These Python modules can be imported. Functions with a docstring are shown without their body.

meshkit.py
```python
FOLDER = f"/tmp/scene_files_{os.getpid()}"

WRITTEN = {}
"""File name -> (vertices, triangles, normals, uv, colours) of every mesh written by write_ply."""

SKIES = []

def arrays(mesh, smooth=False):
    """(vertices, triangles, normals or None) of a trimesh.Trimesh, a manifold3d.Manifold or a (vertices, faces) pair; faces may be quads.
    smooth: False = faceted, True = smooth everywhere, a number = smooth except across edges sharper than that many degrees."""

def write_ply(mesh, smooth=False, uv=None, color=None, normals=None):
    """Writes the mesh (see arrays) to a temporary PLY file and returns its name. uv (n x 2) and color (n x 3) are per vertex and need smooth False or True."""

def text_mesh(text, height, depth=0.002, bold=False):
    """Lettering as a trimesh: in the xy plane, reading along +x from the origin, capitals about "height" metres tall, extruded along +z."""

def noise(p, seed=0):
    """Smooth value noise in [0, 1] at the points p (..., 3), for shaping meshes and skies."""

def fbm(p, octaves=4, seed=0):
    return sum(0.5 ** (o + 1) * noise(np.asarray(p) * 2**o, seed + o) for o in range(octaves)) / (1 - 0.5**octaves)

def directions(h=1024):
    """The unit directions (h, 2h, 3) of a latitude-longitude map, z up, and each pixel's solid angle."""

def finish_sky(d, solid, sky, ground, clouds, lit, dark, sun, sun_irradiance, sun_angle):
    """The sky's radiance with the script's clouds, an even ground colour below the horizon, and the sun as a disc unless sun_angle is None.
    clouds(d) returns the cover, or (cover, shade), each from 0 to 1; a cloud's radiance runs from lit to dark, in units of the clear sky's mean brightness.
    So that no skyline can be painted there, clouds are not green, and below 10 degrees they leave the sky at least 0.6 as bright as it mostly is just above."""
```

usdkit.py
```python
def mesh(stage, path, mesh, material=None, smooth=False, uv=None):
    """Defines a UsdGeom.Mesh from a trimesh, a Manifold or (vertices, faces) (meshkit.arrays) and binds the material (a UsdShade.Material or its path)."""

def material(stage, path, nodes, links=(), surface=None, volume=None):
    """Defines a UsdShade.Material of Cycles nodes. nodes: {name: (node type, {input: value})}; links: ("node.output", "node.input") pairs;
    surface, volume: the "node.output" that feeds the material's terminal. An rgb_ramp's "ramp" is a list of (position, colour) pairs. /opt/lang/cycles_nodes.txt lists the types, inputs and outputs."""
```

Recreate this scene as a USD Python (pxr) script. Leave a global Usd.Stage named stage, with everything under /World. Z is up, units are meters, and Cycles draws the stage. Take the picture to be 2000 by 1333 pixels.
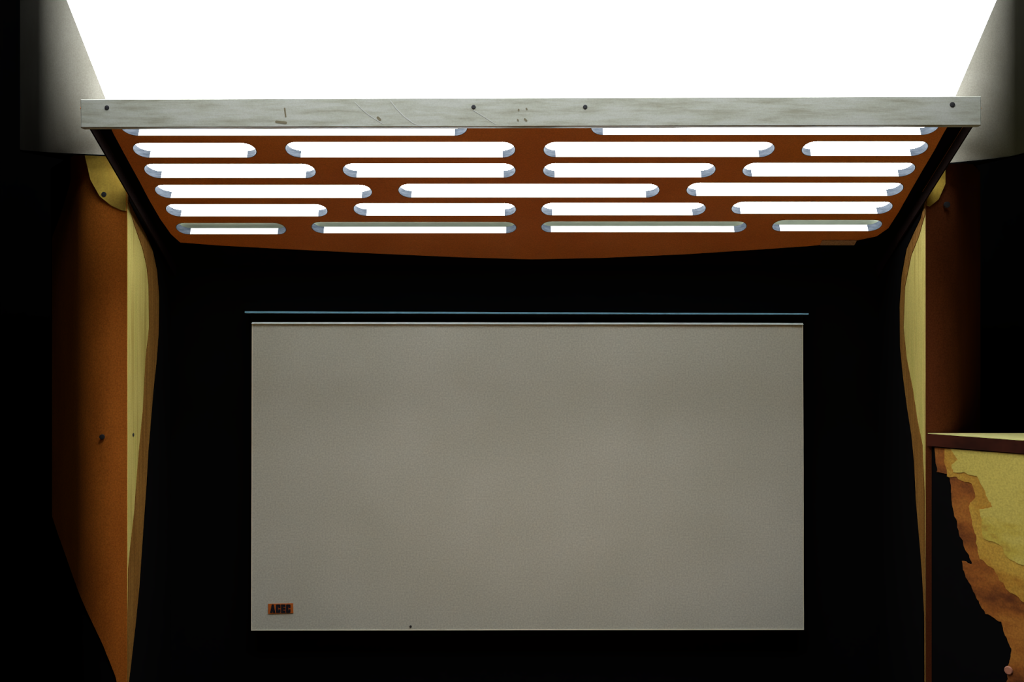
import math, numpy as np, trimesh, usdkit, meshkit
from pxr import Usd, UsdGeom, UsdLux, UsdShade, Gf, Sdf
from shapely.geometry import Polygon, box as sbox, LineString, Point
from shapely import affinity
from shapely.ops import unary_union

stage = Usd.Stage.CreateInMemory()
UsdGeom.SetStageUpAxis(stage, UsdGeom.Tokens.z)
UsdGeom.SetStageMetersPerUnit(stage, 1.0)
world = UsdGeom.Xform.Define(stage, '/World'); stage.SetDefaultPrim(world.GetPrim())
UsdGeom.Scope.Define(stage, '/World/Looks')

# ------------------------------------------------------------------ camera, exposure, light levels
EYE = 1.4                                   # camera height; it looks level along +y
F = 2000.0                                  # focal length in pixels of the 2000 px frame
cam = UsdGeom.Camera.Define(stage, '/World/Camera')
cam.CreateHorizontalApertureAttr(36.0); cam.CreateVerticalApertureAttr(36.0*1333/2000)
cam.CreateFocalLengthAttr(36.0*F/2000)
cam.CreateClippingRangeAttr((0.05, 100.0))
cam.AddTranslateOp().Set((0, 0, EYE)); cam.AddRotateXOp().Set(90.0)
cam.CreateExposureAttr(0.0)
PANEL_GLOW = 8.5                            # radiance of the luminous sheet, the only lamp of the place
GLOW_COLOUR = (0.97, 1.0, 1.03)

# ------------------------------------------------------------------ helpers
used = {}
def numbered(path):
    n = used.get(path, -1) + 1; used[path] = n
    return path if n == 0 else f'{path}_{n:03d}'
def P(px, py, Y):                           # photograph pixel at distance Y -> world point
    return np.array([(px-1000)/F*Y, Y, EYE-(py-666.5)/F*Y])
def path_of(parent): return '/World' if parent is None else str(parent.GetPath())
def thing(name, label, cat, loc=(0,0,0), group=None):
    x = UsdGeom.Xform.Define(stage, numbered('/World/'+name)); x.AddTranslateOp().Set(Gf.Vec3d(*map(float, loc)))
    tag(x.GetPrim(), label, cat, group); return x.GetPrim()
def tag(p, label=None, cat=None, group=None, kind=None):
    for k, v in (('label', label), ('category', cat), ('group', group), ('kind', kind)):
        if v: p.SetCustomDataByKey(k, v)
    return p
def world_origin(parent):
    o = np.zeros(3)
    while parent is not None and str(parent.GetPath()) != '/World':
        t = parent.GetAttribute('xformOp:translate')
        if t and t.Get() is not None: o += np.array(t.Get())
        parent = parent.GetParent()
    return o
def obj(name, m, mat, parent=None, smooth=30, label=None):
    """One mesh prim; vertices are given in world coordinates."""
    m = m.copy(); m.apply_translation(-world_origin(parent))
    u = usdkit.mesh(stage, numbered(path_of(parent)+'/'+name), m, mat, smooth=smooth)
    return tag(u.GetPrim(), label)
def cat(*ms): return trimesh.util.concatenate(list(ms))
def cbox(lo, hi, c=0.0015):
    """A box with chamfered edges."""
    lo, hi = np.minimum(lo, hi).astype(float), np.maximum(lo, hi).astype(float)
    c = min(c, 0.45*(hi-lo).min()); v = []
    for k in range(3):
        for s in np.ndindex(2, 2, 2):
            p = np.where(np.array(s), hi, lo); q = np.where(np.array(s), hi-c, lo+c); r = q.copy(); r[k] = p[k]; v.append(r)
    return trimesh.convex.convex_hull(np.array(v))
def hull(pts): return trimesh.convex.convex_hull(np.array(pts, float))
def extrude(poly, h, T):
    ms = [trimesh.creation.extrude_polygon(g, h, engine='earcut') for g in getattr(poly, 'geoms', [poly])]
    m = cat(*ms); m.apply_transform(T); return m
def frame(o, ex, ey, ez):
    T = np.eye(4); T[:3, 0] = ex; T[:3, 1] = ey; T[:3, 2] = ez; T[:3, 3] = o; return T
def plan(poly, z0, z1): return extrude(poly, z1-z0, frame((0, 0, z0), (1,0,0), (0,1,0), (0,0,1)))
def disc(c, r, d, n=24, axis=(0,-1,0)):
    """A flat screw or stud with a bevelled rim, standing d out of its surface along axis."""
    prof = np.array([[0, -0.004], [r, -0.004], [r, d*0.6], [r*0.8, d], [0, d]])
    m = trimesh.creation.revolve(prof, sections=n)
    m.apply_transform(trimesh.geometry.align_vectors([0,0,1], axis)); m.apply_translation(c); return m

# ------------------------------------------------------------------ materials
def M(name, nodes, links=(), surface='p.BSDF'): return usdkit.material(stage, '/World/Looks/'+name, nodes, links, surface)
def plain(name, col, rough=0.6, metal=0.0, spec=0.3):
    return M(name, {'p': ('principled_bsdf', {'base_color': col, 'roughness': rough, 'metallic': metal, 'specular_ior_level': spec})})
def mottled(name, cols, scale, rough=0.6, stretch=(1,1,1), detail=4.0, lo=0.35, hi=0.65, metal=0.0, spec=0.3, bump=0.0, fine=0.0, fine_scale=300.0):
    n = {'c': ('texture_coordinate', {}), 'm': ('mapping', {'scale': stretch}), 'n': ('noise_texture', {'scale': scale, 'detail': detail, 'roughness': 0.6}),
         'r': ('rgb_ramp', {'ramp': list(zip(np.linspace(lo, hi, len(cols)), cols))}),
         'p': ('principled_bsdf', {'roughness': rough, 'metallic': metal, 'specular_ior_level': spec})}
    l = [('c.object', 'm.vector'), ('m.vector', 'n.vector'), ('n.fac', 'r.fac')]
    out = 'r.color'
    if fine:
        n['n2'] = ('noise_texture', {'scale': fine_scale, 'detail': 2.0})
        n['r2'] = ('rgb_ramp', {'ramp': [(0.3, (1-fine,)*3), (0.7, (1+fine,)*3)]})
        n['x'] = ('mix', {'mix_type': 'multiply', 'fac': 1.0})
        n.pop('x'); n['x'] = ('vector_math', {'math_type': 'multiply'})
        l += [('c.object', 'n2.vector'), ('n2.fac', 'r2.fac'), ('r.color', 'x.vector1'), ('r2.color', 'x.vector2')]
        out = 'x.vector'
    l.append((out, 'p.base_color'))
    if bump:
        n['b'] = ('bump', {'strength': bump, 'distance': 0.0006})
        l += [(('n2.fac' if fine else 'n.fac'), 'b.height'), ('b.normal', 'p.normal')]
    return M(name, n, l)
GLOW = M('luminous_sheet', {'e': ('emission', {'color': GLOW_COLOUR, 'strength': PANEL_GLOW})}, surface='e.emission')
RAIL = mottled('brushed_rail', [(0.25,0.25,0.19), (0.33,0.34,0.28), (0.38,0.39,0.345)], 9, 0.45, (1.2, 1, 9), lo=0.3, hi=0.62, fine=0.06, fine_scale=420)
BROWN = mottled('brown_lacquer', [(0.64,0.185,0.036), (0.72,0.23,0.05)], 5, 0.6, spec=0.15, fine=0.12, fine_scale=350)
REFLECTOR = plain('white_reflector', (0.8,0.8,0.78), 0.6)
LIP_WHITE = plain('white_slot_edge', (0.86,0.87,0.86), 0.4)
LIP_END = mottled('grey_slot_end', [(0.035,0.048,0.065), (0.08,0.095,0.115)], 60, 0.6, (1,1,4), spec=0.15)
FRAME = plain('grey_green_frame', (0.36,0.40,0.30), 0.5)
BLACK = plain('matt_black', (0.003,0.003,0.0032), 0.9, spec=0.02)
SCREW = plain('dark_screw', (0.02,0.02,0.022), 0.5)
GREY = mottled('grey_board', [(0.31,0.295,0.235), (0.36,0.345,0.285)], 7, 0.7, spec=0.1, fine=0.10, fine_scale=330)
WALL = mottled('red_brown_wall', [(0.42,0.115,0.014), (0.54,0.16,0.02)], 6, 0.8, (1,1,0.4), spec=0.08, fine=0.2, fine_scale=300)  # same wood as the jambs, toned red-brown for weaker light
CORNER_LIGHT = mottled('corner_light_tone', [(0.33,0.20,0.03), (0.45,0.32,0.05)], 20, 0.6, (1, 1, 0.3), spec=0.15, fine=0.12, fine_scale=300)
JAMB = mottled('wood_as_lit', [(0.38,0.30,0.07), (0.50,0.42,0.12), (0.42,0.37,0.09)], 22, 0.6, (1, 3, 0.12), spec=0.2, fine=0.10, fine_scale=300)  # wall wood toned yellow for stronger light
SCREEN = mottled('speckled_grey_paint', [(0.50,0.505,0.42), (0.55,0.555,0.475)], 3, 0.65, detail=2, spec=0.2, fine=0.13, fine_scale=260)
EDGE = plain('pale_edge', (0.75,0.70,0.56), 0.4)
STEEL = plain('bright_steel', (0.80,0.86,0.86), 0.3)
BLUE = plain('blue_steel', (0.20,0.45,0.62), 0.35)
GLOSS = mottled('black_gloss_strip', [(0.004,0.004,0.006), (0.03,0.03,0.03)], 400, 0.35, lo=0.55, hi=0.75, spec=0.3)
ORANGE = plain('orange_badge', (0.50,0.12,0.015), 0.5)
INK = plain('black_lettering', (0.008,0.008,0.016), 0.6)
TAN = mottled('tan_tag', [(0.35,0.20,0.13), (0.55,0.36,0.24)], 300, 0.7)
CAB = mottled('stained_yellow_wood', [(0.30,0.15,0.02), (0.42,0.33,0.05), (0.46,0.38,0.08)], 6, 0.5, (1,1,2.2), lo=0.34, hi=0.52, spec=0.25, fine=0.15, fine_scale=260)
CAB_SHADE = mottled('stained_wood_in_shade', [(0.10,0.028,0.007), (0.24,0.075,0.012), (0.34,0.13,0.02)], 5.0, 0.55, (1,1,2.2), lo=0.36, hi=0.62, spec=0.2, fine=0.2, fine_scale=260)
CAB_HALF_SHADE = mottled('stained_wood_half_shade', [(0.22,0.075,0.010), (0.36,0.18,0.022), (0.44,0.27,0.04)], 7.0, 0.55, (1,1,2.2), lo=0.36, hi=0.62, spec=0.2, fine=0.2, fine_scale=260)
CAB_TOP = plain('yellow_wood_top', (0.62,0.58,0.22), 0.4)
CAB_EDGE = mottled('dark_wood_edge', [(0.018,0.005,0.003), (0.05,0.012,0.006)], 9, 0.8, spec=0.05)
KNOB = plain('copper_stud', (0.36,0.15,0.09), 0.5)
FLOOR = mottled('dark_floor', [(0.03,0.02,0.012), (0.045,0.03,0.018)], 3, 0.6, (1, 6, 1))
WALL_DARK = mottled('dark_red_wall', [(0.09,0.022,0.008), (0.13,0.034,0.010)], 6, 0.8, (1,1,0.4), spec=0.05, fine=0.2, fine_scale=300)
FADE_BROWN = mottled('brown_shade_fade', [(0.16,0.07,0.012), (0.24,0.12,0.025)], 30, 0.7, (1,3,0.15), spec=0.1, fine=0.2, fine_scale=260)  # painted step between lit wood and black, for a soft shade edge
FLANGE = plain('dark_flange', (0.010,0.005,0.004), 0.8, spec=0.05)
BOUNCE_DESK = mottled('bounce_desk_wood', [(0.56,0.31,0.11), (0.66,0.38,0.15)], 3, 0.5, (6, 1, 1))
STAIN = plain('brown_stain', (0.14,0.12,0.07), 0.6)
SCRATCH = plain('pale_scratch', (0.42,0.43,0.40), 0.5)

# ------------------------------------------------------------------ the geometry that everything hangs on
Y_WALL, Y_BACK = 2.2, 2.47                  # front of the side walls, black back of the recess
EXT = 0.012
XL, XR = -0.827, 0.889                      # the recess' sides
SX0, SX1 = -0.821, 0.8935                 # sides of the luminous sheet and the hood
FZ = EYE
def plate_h(Y): return 0.416 - 0.5*(Y-2.0)  # underside of the grille above the eye
def plate_Y(py): k = (666.5-py)/F; return 1.416/(k+0.5)
def sheet_h(Y): return 0.4917 - 0.773*(Y-2.066)
TH = math.atan(0.5)
D = np.array([0, math.cos(TH), -math.sin(TH)])          # down the grille
N = np.array([0, math.sin(TH), math.cos(TH)])           # up out of the grille
O = np.array([0, 2.0, EYE+plate_h(2.0)])
PT = frame(O, (1,0,0), -D, N)                            # grille plane: x, t (up the slope), thickness
def to_plate(px, py):
    Y = plate_Y(py); p = P(px, py, Y); return p[0], -(p-O) @ D

# ------------------------------------------------------------------ setting: floor, walls, recess
def struct(name, m, mat, parent=None, smooth=30):
    p = obj(name, m, mat, parent, smooth); 
    if parent is None: tag(p, kind='structure')
    return p
struct('floor', cbox((-3.2, -1.5, -0.1), (3.2, 3.0, 0.0)), FLOOR)
struct('wall_back', cbox((XL-EXT+0.001, Y_BACK, 0.0), (XR+EXT-0.001, Y_BACK+0.1, EYE+plate_h(Y_BACK)+0.03)), BLACK)
struct('wall_rear', cbox((-3.2, Y_BACK+0.4, 0.0), (3.2, Y_BACK+0.5, 3.2)), BLACK)
def turn(u, flat, r, amax):
    """Where a wall that turns away has got to at arc length u: (across, back, angle of its face)."""
    if u <= flat: return u, 0.0, 0.0
    a = min((u-flat)/r, amax); d = max(u-flat-r*amax, 0.0)
    return flat+r*math.sin(a)+d*math.cos(a), r*(1-math.cos(a))+d*math.sin(a), a
def pillar(x0, sgn, flat, r, amax, length, y0, y1):
    """Plan of a wall that starts at the recess, runs flat and then turns obliquely away round a curve."""
    us = [0.0] + list(flat+np.linspace(0, r*amax, 40)) + [length]
    w = [turn(u, flat, r, amax) for u in us]
    pts = [(x0+sgn*a, y0+b) for a, b, _ in w]
    end = max(y1, pts[-1][1]+0.01)
    return Polygon([(x0, end)] + pts + [(pts[-1][0], end)]).buffer(0)
wl = struct('wall_left', plan(pillar(XL-EXT, -1, 0.01, 0.13, 0.95, 0.42, Y_WALL+0.002, Y_BACK), 0.0, EYE+0.42), BLACK)  # black stands for shade where the brown sheet ends
def wrap(x0, sgn, flat, r, amax, length, rows, thick=0.0024):
    """A thin sheet of wall tone laid round a pillar; rows: (pixel row, pixel column of its outer edge)."""
    ys = np.linspace(rows[0][0], rows[-1][0], 120); rows = list(zip(ys, np.interp(ys, [r_[0] for r_ in rows], [r_[1] for r_ in rows])))
    V, n, K = [], len(rows), 40
    def at(u, off):
        a, b, t = turn(u, flat, r, amax)
        return x0+sgn*(a+off*math.sin(t)), Y_WALL+0.002+b-off*math.cos(t)
    for off in (0.0008, thick):
        for py, px in rows:
            w = next(u for u in np.linspace(0, 0.41, 600) if (lambda q: abs(q[0])*F/q[1] >= abs(px-1000) or u > 0.405)(at(u, 0.0)))
            for c_ in range(K):
                x, y = at(w*c_/(K-1), off); V.append((x, y, EYE-(py-666.5)/F*Y_WALL))
    g = lambda o, a, b: o*n*K+a*K+b
    Fc = []
    for a in range(n-1):
        for b in range(K-1):
            Fc += [(g(1,a,b), g(1,a+1,b), g(1,a,b+1)), (g(1,a+1,b), g(1,a+1,b+1), g(1,a,b+1)), (g(0,a,b), g(0,a,b+1), g(0,a+1,b)), (g(0,a+1,b), g(0,a,b+1), g(0,a+1,b+1))]
    for a in range(n-1):
        for b in (0, K-1): Fc += [(g(0,a,b), g(0,a+1,b), g(1,a,b)), (g(1,a,b), g(0,a+1,b), g(1,a+1,b))]
    for b in range(K-1):
        for a in (0, n-1): Fc += [(g(0,a,b), g(1,a,b), g(0,a,b+1)), (g(1,a,b), g(1,a,b+1), g(0,a,b+1))]
    m = trimesh.Trimesh(V, Fc, process=False); m.fix_normals(); return m
rows = [(290,140),(340,140),(400,120),(460,95),(540,75),(620,65),(720,60),(820,60),(900,64),(960,75),(1020,92),(1080,115),(1140,142),(1200,172),(1260,202),(1320,226),(1380,240)]  # outer edge drawn where the wall sinks into shade
obj('tone_sheet', wrap(XL, -1, 0.01+EXT, 0.13, 0.95, 0.42, rows), WALL, wl, smooth=30, label='red-brown tone ending where the wall sinks into shade')
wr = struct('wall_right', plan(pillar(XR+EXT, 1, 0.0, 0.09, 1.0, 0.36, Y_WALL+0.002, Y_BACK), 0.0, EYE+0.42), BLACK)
obj('tone_sheet', wrap(XR, 1, EXT, 0.09, 1.0, 0.36, [(290,1990),(600,1990),(900,1990),(1700,1990)]), WALL_DARK, wr, smooth=30, label='dark red sheet on the dark pillar')
for parent, spots in ((wl, [(203,380,5), (199,854,5)]), (wr, [(1850,400,6)])):
    for px, py, r in spots: obj('screw', disc(P(px, py, Y_WALL-(0.0042 if py < 500 else 0.0004)), r/F*Y_WALL, 0.001), SCREW, parent)
def light_patch(parent, px, label):  # paints the light on the wall corner as a yellow patch
    pl = Polygon([P(x, y, Y_WALL)[[0, 2]] for x, y in px])
    pl = pl.intersection(sbox(-2, EYE, XL-0.0015, 3) if px[0][0] < 1000 else sbox(XR+0.0015, EYE, 2, 3))
    obj('lit_corner', extrude(pl, 0.004, frame((0, Y_WALL, 0), (1,0,0), (0,0,1), (0,-1,0))), CORNER_LIGHT, parent, smooth=False, label=label)
light_patch(wl, [(166,300),(262,300),(262,412),(240,412),(218,402),(196,384),(178,352)], 'yellow patch painted for the light on the wall corner')
light_patch(wr, [(1845,315),(1800,315),(1800,398),(1815,404),(1832,390),(1845,360)], 'yellow patch painted for the light on the wall corner')
# side cheeks of the recess: the returns, yellow as lit wood
def jamb(name, x, sgn):
    j = struct(name, cbox((x, Y_WALL+0.0026, 0.0), (x+sgn*EXT, Y_BACK, EYE+plate_h(Y_WALL)+0.02)), JAMB)
    return j
jl = jamb('trim_left', XL, -1); jr = jamb('trim_right', XR, 1)
def shade_sheet(j, x, sgn, pts, brown):
    """Painted shade: a black sheet whose curved front edge leaves a tapering lit strip bare, and a brown step for its fade."""
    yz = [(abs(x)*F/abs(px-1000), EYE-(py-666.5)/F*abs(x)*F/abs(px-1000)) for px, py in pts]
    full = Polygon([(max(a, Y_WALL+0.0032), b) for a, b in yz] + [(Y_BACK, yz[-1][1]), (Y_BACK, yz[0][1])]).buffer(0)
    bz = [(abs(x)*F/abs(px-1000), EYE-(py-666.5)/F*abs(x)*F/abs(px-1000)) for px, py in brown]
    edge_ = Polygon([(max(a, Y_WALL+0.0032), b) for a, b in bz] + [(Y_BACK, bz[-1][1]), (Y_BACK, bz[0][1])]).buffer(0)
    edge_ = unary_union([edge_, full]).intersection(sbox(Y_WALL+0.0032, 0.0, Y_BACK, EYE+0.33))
    obj('shade_fade_edge', extrude(edge_, 0.0012, frame((x if sgn < 0 else x-0.0012, 0, 0), (0,1,0), (0,0,1), (1,0,0))), FADE_BROWN, j, smooth=False, label='brown step for the soft edge of the shade')
    obj('shade_sheet', extrude(full, 0.003, frame((x if sgn < 0 else x-0.003, 0, 0), (0,1,0), (0,0,1), (1,0,0))), BLACK, j, smooth=False, label='black sheet standing for the shade inside the recess')  # black stands in for shade on the side of the recess
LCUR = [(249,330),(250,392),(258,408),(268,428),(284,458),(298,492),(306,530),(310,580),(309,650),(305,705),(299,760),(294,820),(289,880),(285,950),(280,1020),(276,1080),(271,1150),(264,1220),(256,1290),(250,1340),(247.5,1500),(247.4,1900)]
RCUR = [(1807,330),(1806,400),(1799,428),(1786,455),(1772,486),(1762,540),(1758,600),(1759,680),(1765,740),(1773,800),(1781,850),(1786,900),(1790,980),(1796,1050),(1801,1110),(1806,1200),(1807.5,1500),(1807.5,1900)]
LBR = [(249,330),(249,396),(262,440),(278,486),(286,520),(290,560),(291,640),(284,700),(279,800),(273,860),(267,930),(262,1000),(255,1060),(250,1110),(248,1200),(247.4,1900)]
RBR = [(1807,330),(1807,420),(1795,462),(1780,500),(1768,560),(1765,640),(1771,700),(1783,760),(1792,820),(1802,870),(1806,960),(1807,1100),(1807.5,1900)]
shade_sheet(jl, XL, -1, LCUR, LBR); shade_sheet(jr, XR, 1, RCUR, RBR)
obj('screw', disc(np.array([XL, 2.235, EYE-(850-666.5)/F*2.235]), 0.004, 0.0015, axis=(1,0,0)), SCREW, jl)

# an unseen wooden table added below the frame to bounce light onto the hood
dk = thing('bounce_desk', 'low wooden table added out of view to bounce light onto the hood', 'bounce_desk', (0.03, 1.6, 0))
obj('bounce_desk_top', cbox((-0.55, 1.10, 0.51), (0.61, 2.02, 0.55)), BOUNCE_DESK, dk)
for sx in (-0.48, 0.50):
    for sy in (1.18, 1.94): obj('leg', cbox((sx, sy, 0.0), (sx+0.045, sy+0.045, 0.51)), BOUNCE_DESK, dk)

# ------------------------------------------------------------------ grey boards beside the luminous sheet
def board(label, x0, sgn, y0, zb_in, zb_out, *shape):
    t = thing('grey_board', label, 'panel', (x0, y0, EYE+zb_in), 'grey boards beside the luminous sheet'); tag(t, kind='thing')
    m = plan(pillar(x0, sgn, *shape, y0, y0+0.16), 0.0, 1.0)
    def bottom(x, y):                                    # the boards' lower edges rise a little as they turn away
        u = np.array([turn(q_, *shape[:3])[:2] for q_ in np.linspace(0, shape[3], 300)])
        k_ = np.clip(np.abs(x-x0)/0.3, 0, 1); return EYE + (zb_in+(zb_out-zb_in)*k_)/YB*(y0+np.interp(np.abs(x-x0), u[:, 0], u[:, 1]))
    v = m.vertices.copy(); lo = v[:, 2] < 0.5
    v[:, 2] = np.where(lo, bottom(v[:, 0], v[:, 1]), EYE+1.35); m.vertices = v
    obj('board', m, GREY, t)
    c_ = plan(pillar(x0, sgn, *shape, y0-0.001, y0+0.16), 0.0, 1.0); w_ = c_.vertices.copy()
    w_[:, 2] = bottom(w_[:, 0], w_[:, 1]) - np.where(w_[:, 2] < 0.5, 0.003, 0.0); c_.vertices = w_
    obj('lower_edge', c_, BLACK, t, label='black lower edge'); return t
YB = 2.172
board('grey board to the left of the luminous sheet, above the red-brown wall', XL-0.003, -1, YB, (666.5-304)/F*YB, (666.5-293)/F*YB, 0.05, 0.20, 0.98, 0.5)
board('grey board to the right of the luminous sheet, above the dark wall', SX1+0.0025, 1, YB, (666.5-321)/F*YB, (666.5-296)/F*YB, 0.05, 0.20, 0.98, 0.5)

# ------------------------------------------------------------------ the luminous sheet
lp = thing('light_panel', 'large glowing white sloping light sheet above the aluminium rail', 'lamp', (0.036, 2.0, EYE+sheet_h(2.0)))
def sheet_bar(x0, x1, Ya, Yb, t0, t1):
    sl = math.atan(0.773); nn = np.array([0, math.sin(sl), math.cos(sl)])
    return hull([np.array([x, Y, EYE+sheet_h(Y)]) + nn*t for x in (x0, x1) for Y in (Ya, Yb) for t in (t0, t1)])
Y_END = 2.335
obj('diffuser', sheet_bar(SX0, SX1, 1.15, Y_END, 0.0, 0.008), GLOW, lp)
obj('lower_frame', sheet_bar(SX0, SX1, Y_END, Y_END+0.06, -0.002, 0.012), FRAME, lp, label='grey-green frame along the sheet\'s lower end')

# ------------------------------------------------------------------ the slotted hood
hood = thing('slotted_hood', 'red-brown sloping hood with rounded slots and an aluminium front rail', 'hood', (0.036, 2.0, EYE+plate_h(2.0)))
SLOTS = [(236,912,233,265), (1155,1833,232,263.5),
 (261,500,279.5,308), (558,1006,277.5,307.5), (1062,1512,277.5,307), (1567,1811,276,304.5),
 (283,616,320,348), (670,1006.5,319.5,347), (1061,1397,319,346.5), (1451,1786,318,345),
 (304,726,361,387), (778.5,1287.5,359.5,386), (1341.5,1763,357,383),
 (325,639,399,423), (691,1007.5,397,421.5), (1057.5,1378,396.5,421), (1429.5,1742,394,418),
 (345,558,436,458), (609,1008,434,455.5), (1057.5,1457.5,433,454), (1509,1721.5,430,451.5)]
PLATE_T = 0.017
def slot2d(s):
    x0, x1, yt, yb = s; ym = (yt+yb)/2
    xa, t1 = to_plate(x0, yt); _, t0 = to_plate(x0, yb); xa, tm = to_plate(x0, ym); xb, _ = to_plate(x1, ym)
    return xa, xb, t0, t1
def stadium(xa, xb, t0, t1, grow=0.0):
    r = (t1-t0)/2; return LineString([(xa+r, (t0+t1)/2), (xb-r, (t0+t1)/2)]).buffer(r+grow, quad_segs=10)
_, t_top = to_plate(1000, 212); t_bot = -(np.array([0, Y_BACK, EYE+plate_h(Y_BACK)])-O) @ D
outline = sbox(SX0, t_bot+0.004, SX1-0.001, t_top)
holes = unary_union([stadium(*slot2d(s), grow=0.0012) for s in SLOTS])
obj('grille_panel', extrude(outline.difference(holes), PLATE_T-0.002, PT), BROWN, hood, smooth=False)
T2 = PT.copy(); T2[:3, 3] = O + N*(PLATE_T-0.0019)
obj('top_reflector', extrude(outline.buffer(-0.004).difference(holes), 0.0018, T2), REFLECTOR, hood, smooth=False, label='white reflector added on the unseen upper side')  # white surface added out of view to bounce light inside the hood
for s in SLOTS:
    xa, xb, t0, t1 = slot2d(s); ring = stadium(xa, xb, t0, t1, 0.0011).difference(stadium(xa, xb, t0, t1)); r = (t1-t0)/2
    mid = ring.intersection(sbox(xa+r, t0-0.1, xb-r, t1+0.1))
    le = obj('slot_edge', extrude(mid, PLATE_T, PT), LIP_WHITE, hood, smooth=False)
    for e in (sbox(xa-0.1, t0-0.1, xa+r-0.0002, t1+0.1), sbox(xb-r+0.0002, t0-0.1, xb+0.1, t1+0.1)):
        obj('slot_end', extrude(ring.intersection(e), PLATE_T, PT), LIP_END, le, smooth=40)
# front rail
YR = 1.925
rc = [P(157,194,YR), P(1916.5,188,YR), P(1916.5,245,YR), P(157.5,249.5,YR)]
cc = np.mean(rc, 0)
rail = obj('front_rail', hull([p*1.0 + np.sign(cc-p)*np.array([0.0012,0,0.0012]) for p in rc] + [p+np.array([0,0.0012,0]) for p in rc] + [p+np.array([0,0.016,0]) for p in rc]), RAIL, hood, label='long worn aluminium rail')
for px, py, r in ((209,210.5,4.5), (925,209,4.2), (1143,209,4.2), (1860,204.5,5)):
    obj('screw', disc(P(px, py, YR), r/F*YR, 0.0012), SCREW, rail)
def ribbon(pts, w, mat, name, parent, Y):
    ls = LineString([((px-1000)/F*Y, (666.5-py)/F*Y) for px, py in pts]).buffer(w/F*Y/2, quad_segs=3)
    obj(name, extrude(ls, 0.0003, frame((0, Y, EYE), (1,0,0), (0,0,1), (0,-1,0))), mat, parent, smooth=False)
ribbon([(763,197), (774,212), (790,228), (806,240), (818,245)], 1.6, SCRATCH, 'scratch', rail, YR)
ribbon([(693,199), (706,213), (722,226), (748,242)], 1.2, SCRATCH, 'scratch', rail, YR)
ribbon([(925,216), (945,228), (968,243)], 1.0, SCRATCH, 'scratch', rail, YR)
for pts, w in (([(540,238), (558,240)], 5), ([(556,212), (558,228)], 3), ([(738,230), (742,234)], 5), ([(1013,214), (1013,216)], 3), ([(1011,234), (1012,236)], 3), ([(1025,233), (1028,236)], 4), ([(1028,212), (1029,214)], 3)):
    ribbon(pts, w, STAIN, 'stain', rail, YR)
for x, sg in ((SX0+0.013, 1), (SX1-0.0145, 1)):
    d_ = 0.026; Ya, Yb = 1.945, Y_BACK-0.002
    obj('side_flange', hull([np.array([x+e, Y, EYE+plate_h(Y)-k]) for e in ((-0.003, 0) if x < 0 else (0, 0.003)) for Y in (Ya, Yb) for k in (0.0002, d_)]), FLANGE, hood, label='dark hanging side flange')
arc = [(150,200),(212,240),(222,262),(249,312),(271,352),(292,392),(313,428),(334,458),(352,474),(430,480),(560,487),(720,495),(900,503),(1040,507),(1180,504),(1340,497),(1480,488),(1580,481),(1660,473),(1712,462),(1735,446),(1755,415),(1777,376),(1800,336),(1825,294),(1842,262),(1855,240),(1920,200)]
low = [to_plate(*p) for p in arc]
low = Polygon(low + [(SX1+0.2, t_bot+0.005), (SX0-0.2, t_bot+0.005)]).buffer(0).intersection(unary_union([sbox(SX0+0.0135, t_bot+0.005, SX1-0.0155, t_top), sbox(SX0+0.0005, t_bot+0.005, SX1-0.0015, -0.215)])).difference(unary_union([stadium(*slot2d(s_), grow=0.004) for s_ in SLOTS]))
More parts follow.
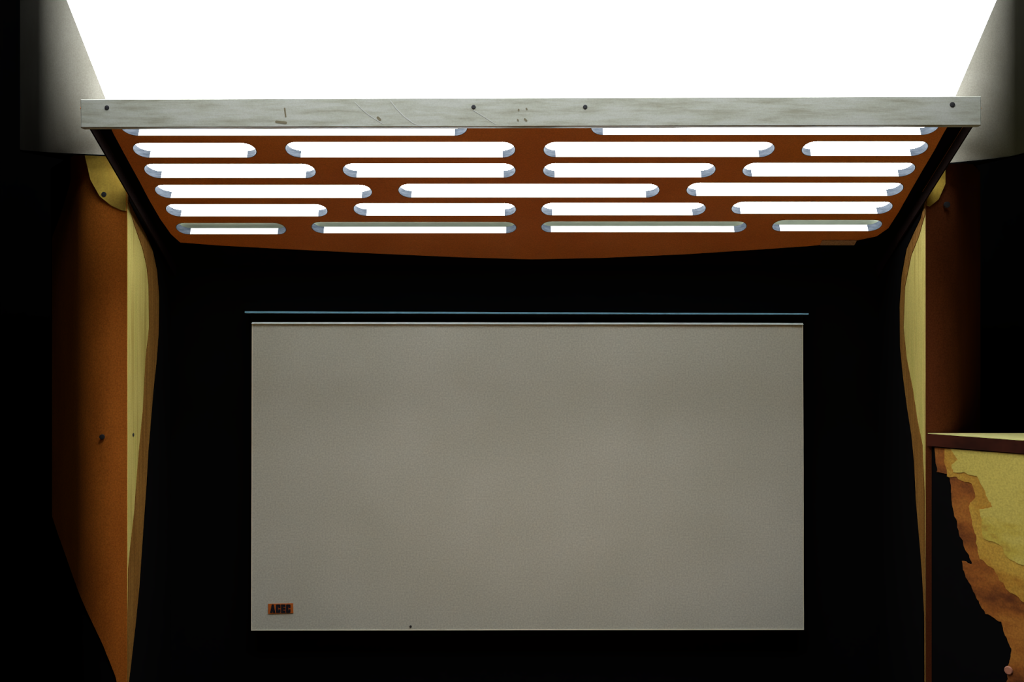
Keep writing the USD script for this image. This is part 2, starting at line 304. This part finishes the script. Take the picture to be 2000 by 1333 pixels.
obj('hood_shade', extrude(low, 0.0008, frame(O-N*0.00085, (1,0,0), -D, N)), BLACK, hood, smooth=False, label='black lining along the grille\'s sides and lower end')  # paints the shade that darkens the underside of the hood
# small tan tag under the lowest slots
x, t = to_plate(1637, 473.5)
obj('tag', extrude(sbox(x-0.038, t-0.008, x+0.038, t+0.008).buffer(0.002), 0.001, frame(O-N*0.0019, (1,0,0), -D, N)), TAN, hood, smooth=False, label='small tan paper tag')

# ------------------------------------------------------------------ the grey panel in the black recess
YP = 2.43
pn = thing('instrument_panel', 'large speckled grey rectangular panel with an orange badge, on the black recess wall', 'panel', P(1030, 1232, YP))
c = [P(492,629,YP), P(1568.5,631,YP), P(1570,1231,YP), P(490.5,1232.5,YP)]
back = np.array([0, Y_BACK-YP-0.0005, 0])
ins = lambda p, k: p + np.sign(np.mean(c, 0)-p)*np.array([k, 0, k])
obj('face', hull([ins(p, 0.0022) for p in c] + [ins(p, 0.0022)+back for p in c]), SCREEN, pn, label='speckled grey painted face')
def edge(a, b, w, mat, name, d=0.001):
    n = np.array([b[2]-a[2], 0, a[0]-b[0]]); n /= np.linalg.norm(n); n = n if n @ (np.mean(c, 0)-a) > 0 else -n
    out = np.array([0, -d, 0])
    obj(name, hull([a+out, b+out, a+n*w+out, b+n*w+out, a+back, b+back, a+n*w*0.98+back, b+n*w*0.98+back]), mat, pn)
dn = np.array([0, 0, -0.0044])
obj('top_edge', hull([c[0]+np.array([0,0.003,0]), c[1]+np.array([0,0.003,0]), c[0]+dn+np.array([0,-0.0045,0]), c[1]+dn+np.array([0,-0.0045,0]), c[0]+dn+np.array([0,0.003,0]), c[1]+dn+np.array([0,0.003,0])]), STEEL, pn, smooth=False, label='bright bevelled top edge')
edge(c[0]+np.array([0,0,-0.005]), c[3], 0.0021, EDGE, 'side_edge'); edge(c[1]+np.array([0,0,-0.005]), c[2], 0.0016, EDGE, 'side_edge')
edge(c[3]+np.array([0.0025,0,0]), c[2]-np.array([0.002,0,0]), 0.0021, EDGE, 'bottom_edge')
def quad(name, px, d0, d1, mat, label=None):
    q = [P(x, y, YP) for x, y in px]
    return obj(name, hull([p+np.array([0, d0, 0]) for p in q]+[p+np.array([0, d1, 0]) for p in q]), mat, pn, label=label)
quad('head_strip', [(486,613), (1572,616), (1571,629), (489,627.5)], 0.012, 0.0395, GLOSS, 'glossy black strip above the face')
quad('head_rail', [(480.5,608.6), (1576.5,612.4), (1576.5,615.2), (480.5,612.2)], -0.012, 0.0395, BLUE, 'thin blue metal rail')
badge = quad('badge', [(524,1180), (572.5,1179), (573,1198), (524,1199.5)], -0.0015, 0.001, ORANGE, 'orange maker\'s badge')
def letters():
    A = Polygon([(0,0), (2.4,10), (5.0,10), (7.4,0), (4.6,0), (4.3,1.9), (3.1,1.9), (2.8,0)]).difference(Polygon([(3.25,3.6), (4.15,3.6), (3.7,6.6)]))
    C = sbox(0,0,6.6,10).buffer(-1.2).buffer(1.2).difference(sbox(2.9,2.4,4.0,7.6)).difference(sbox(3.5,4.0,7,6.0))
    E = sbox(0,0,6.2,10).difference(sbox(2.9,2.3,7,4.0)).difference(sbox(2.9,6.0,7,7.7))
    out, x = [], 0
    for g, w in ((A,7.4), (C,6.6), (E,6.2), (C,6.6)): out.append(affinity.translate(g, x, 0)); x += w+1.6
    return unary_union(out), x-1.6
L, w = letters()
k = (567.5-528.5)/F*YP/w; kz = 15.4/F*YP/10
o = P(528.5, 1197, YP)
obj('lettering', extrude(affinity.scale(L.buffer(0.3), k, kz, origin=(0,0)), 0.0008, frame((o[0], YP-0.0014, o[2]), (1,0,0), (0,0,1), (0,-1,0))), INK, badge, smooth=False)
obj('pin', disc(P(802, 1224.5, YP), 0.0028, 0.002), SCREW, pn)

# ------------------------------------------------------------------ the angled wooden cabinet by the right wall
A = np.array([0.8905, Y_WALL-0.003]); dv = np.array([0.130, -0.155]); E_ = A+dv*4.2
top = Polygon([tuple(A), tuple(E_), (1.95, E_[1]), (1.95, Y_WALL-0.002)])
zt = EYE-0.1975
cb = thing('side_cabinet', 'yellow-brown stained wooden cabinet with angled front, against the wall right of the recess', 'cabinet', (1.4, 1.9, 0))
nrm = np.array([dv[1], -dv[0]])/np.linalg.norm(dv); nrm = -nrm if nrm[0] > 0 else nrm
obj('top_edge', plan(top, zt-0.0275, zt-0.0015), CAB_EDGE, cb, smooth=False, label='dark edge of the cabinet top')
obj('top', plan(top.buffer(-0.0008), zt-0.0015, zt), CAB_TOP, cb, smooth=False, label='bright yellow top surface')
body = Polygon([tuple(A-nrm*0.008+dv*0.03), tuple(E_-nrm*0.008), (1.94, E_[1]+0.008), (1.94, Y_WALL-0.004), (A[0]+0.012, Y_WALL-0.004)]).buffer(0)
obj('body', plan(body, 0.0, zt-0.0275), BLACK, cb, smooth=False, label='carcass, black for the shade on its front')
q = A-nrm*0.008; et = dv/np.linalg.norm(dv)
def on_face(px, py):
    r = P(px, py, 1.0)-np.array([0, 0, EYE]); k = (q @ nrm)/(r[:2] @ nrm); h = r*k
    return (h[:2]-q) @ et, EYE+h[2]
def tone_sheet(name, px, d0, d1, mat, label):  # toned sheets paint the light fading across the cabinet front
    ring_, fine = px+px[:1], []
    for (xa, ya), (xb, yb) in zip(ring_, ring_[1:]):
        for f_ in np.linspace(0, 1, max(2, int(math.hypot(xb-xa, yb-ya)/4)), endpoint=False):
            x, y = xa+(xb-xa)*f_, ya+(yb-ya)*f_; jitter = 0.0 if y < 900 or x > 2010 else 13.0
            n_ = meshkit.fbm(np.array([[x*0.06, y*0.06, 0.5], [x*0.06+9, y*0.06+4, 3.5]]), 4, 7)-0.5
            fine.append((x+n_[0]*jitter, y+n_[1]*jitter))
    pl = Polygon([on_face(*p) for p in fine]).buffer(0)
    o_ = np.array([q[0], q[1], 0]) + np.array([nrm[0], nrm[1], 0])*d0
    T = frame(o_, (et[0], et[1], 0), (0,0,1), (nrm[0], nrm[1], 0))
    if np.linalg.det(T[:3,:3]) < 0: raise ValueError('mirrored')
    obj(name, extrude(pl, d1-d0, T), mat, cb, smooth=False, label=label)
tone_sheet('brown_shade_step', [(1826,874),(2120,897),(2120,1600),(1990,1600),(1972,1400),(1966,1333),(1974,1270),(1955,1215),(1925,1200),(1905,1160),(1885,1120),(1878,1098),(1900,1100),(1884,1070),(1872,1030),(1862,990),(1856,940),(1853,926),(1830,922)], 0, 0.002, CAB_SHADE, 'red-brown shade tone with a ragged edge')
tone_sheet('ochre_shade_step', [(1846,877),(2120,897),(2120,1180),(2000,1176),(1965,1150),(1940,1112),(1915,1090),(1906,1050),(1900,1020),(1893,990),(1905,972),(1898,945),(1868,934),(1850,930),(1846,905)], 0.002, 0.003, CAB_HALF_SHADE, 'ochre half-shade tone between the brown and the yellow one')
tone_sheet('yellow_lit_step', [(1858,877),(2120,897),(2120,1110),(2000,1104),(1972,1092),(1952,1062),(1922,1052),(1918,1022),(1914,996),(1938,990),(1930,966),(1918,950),(1910,930),(1890,926),(1866,920),(1862,908),(1872,898)], 0.003, 0.0042, CAB, 'yellow lit tone lying over the brown one')
# stud on the cabinet's front, found on the ray through its place
ray = P(1971, 1310, 1.0)-np.array([0, 0, EYE]); tt = (q @ nrm)/(ray[:2] @ nrm); obj('stud', disc(np.array([0,0,EYE])+ray*tt, 8.5/F*tt, 0.005, axis=(nrm[0], nrm[1], 0)), KNOB, cb, label='small copper-coloured round stud')
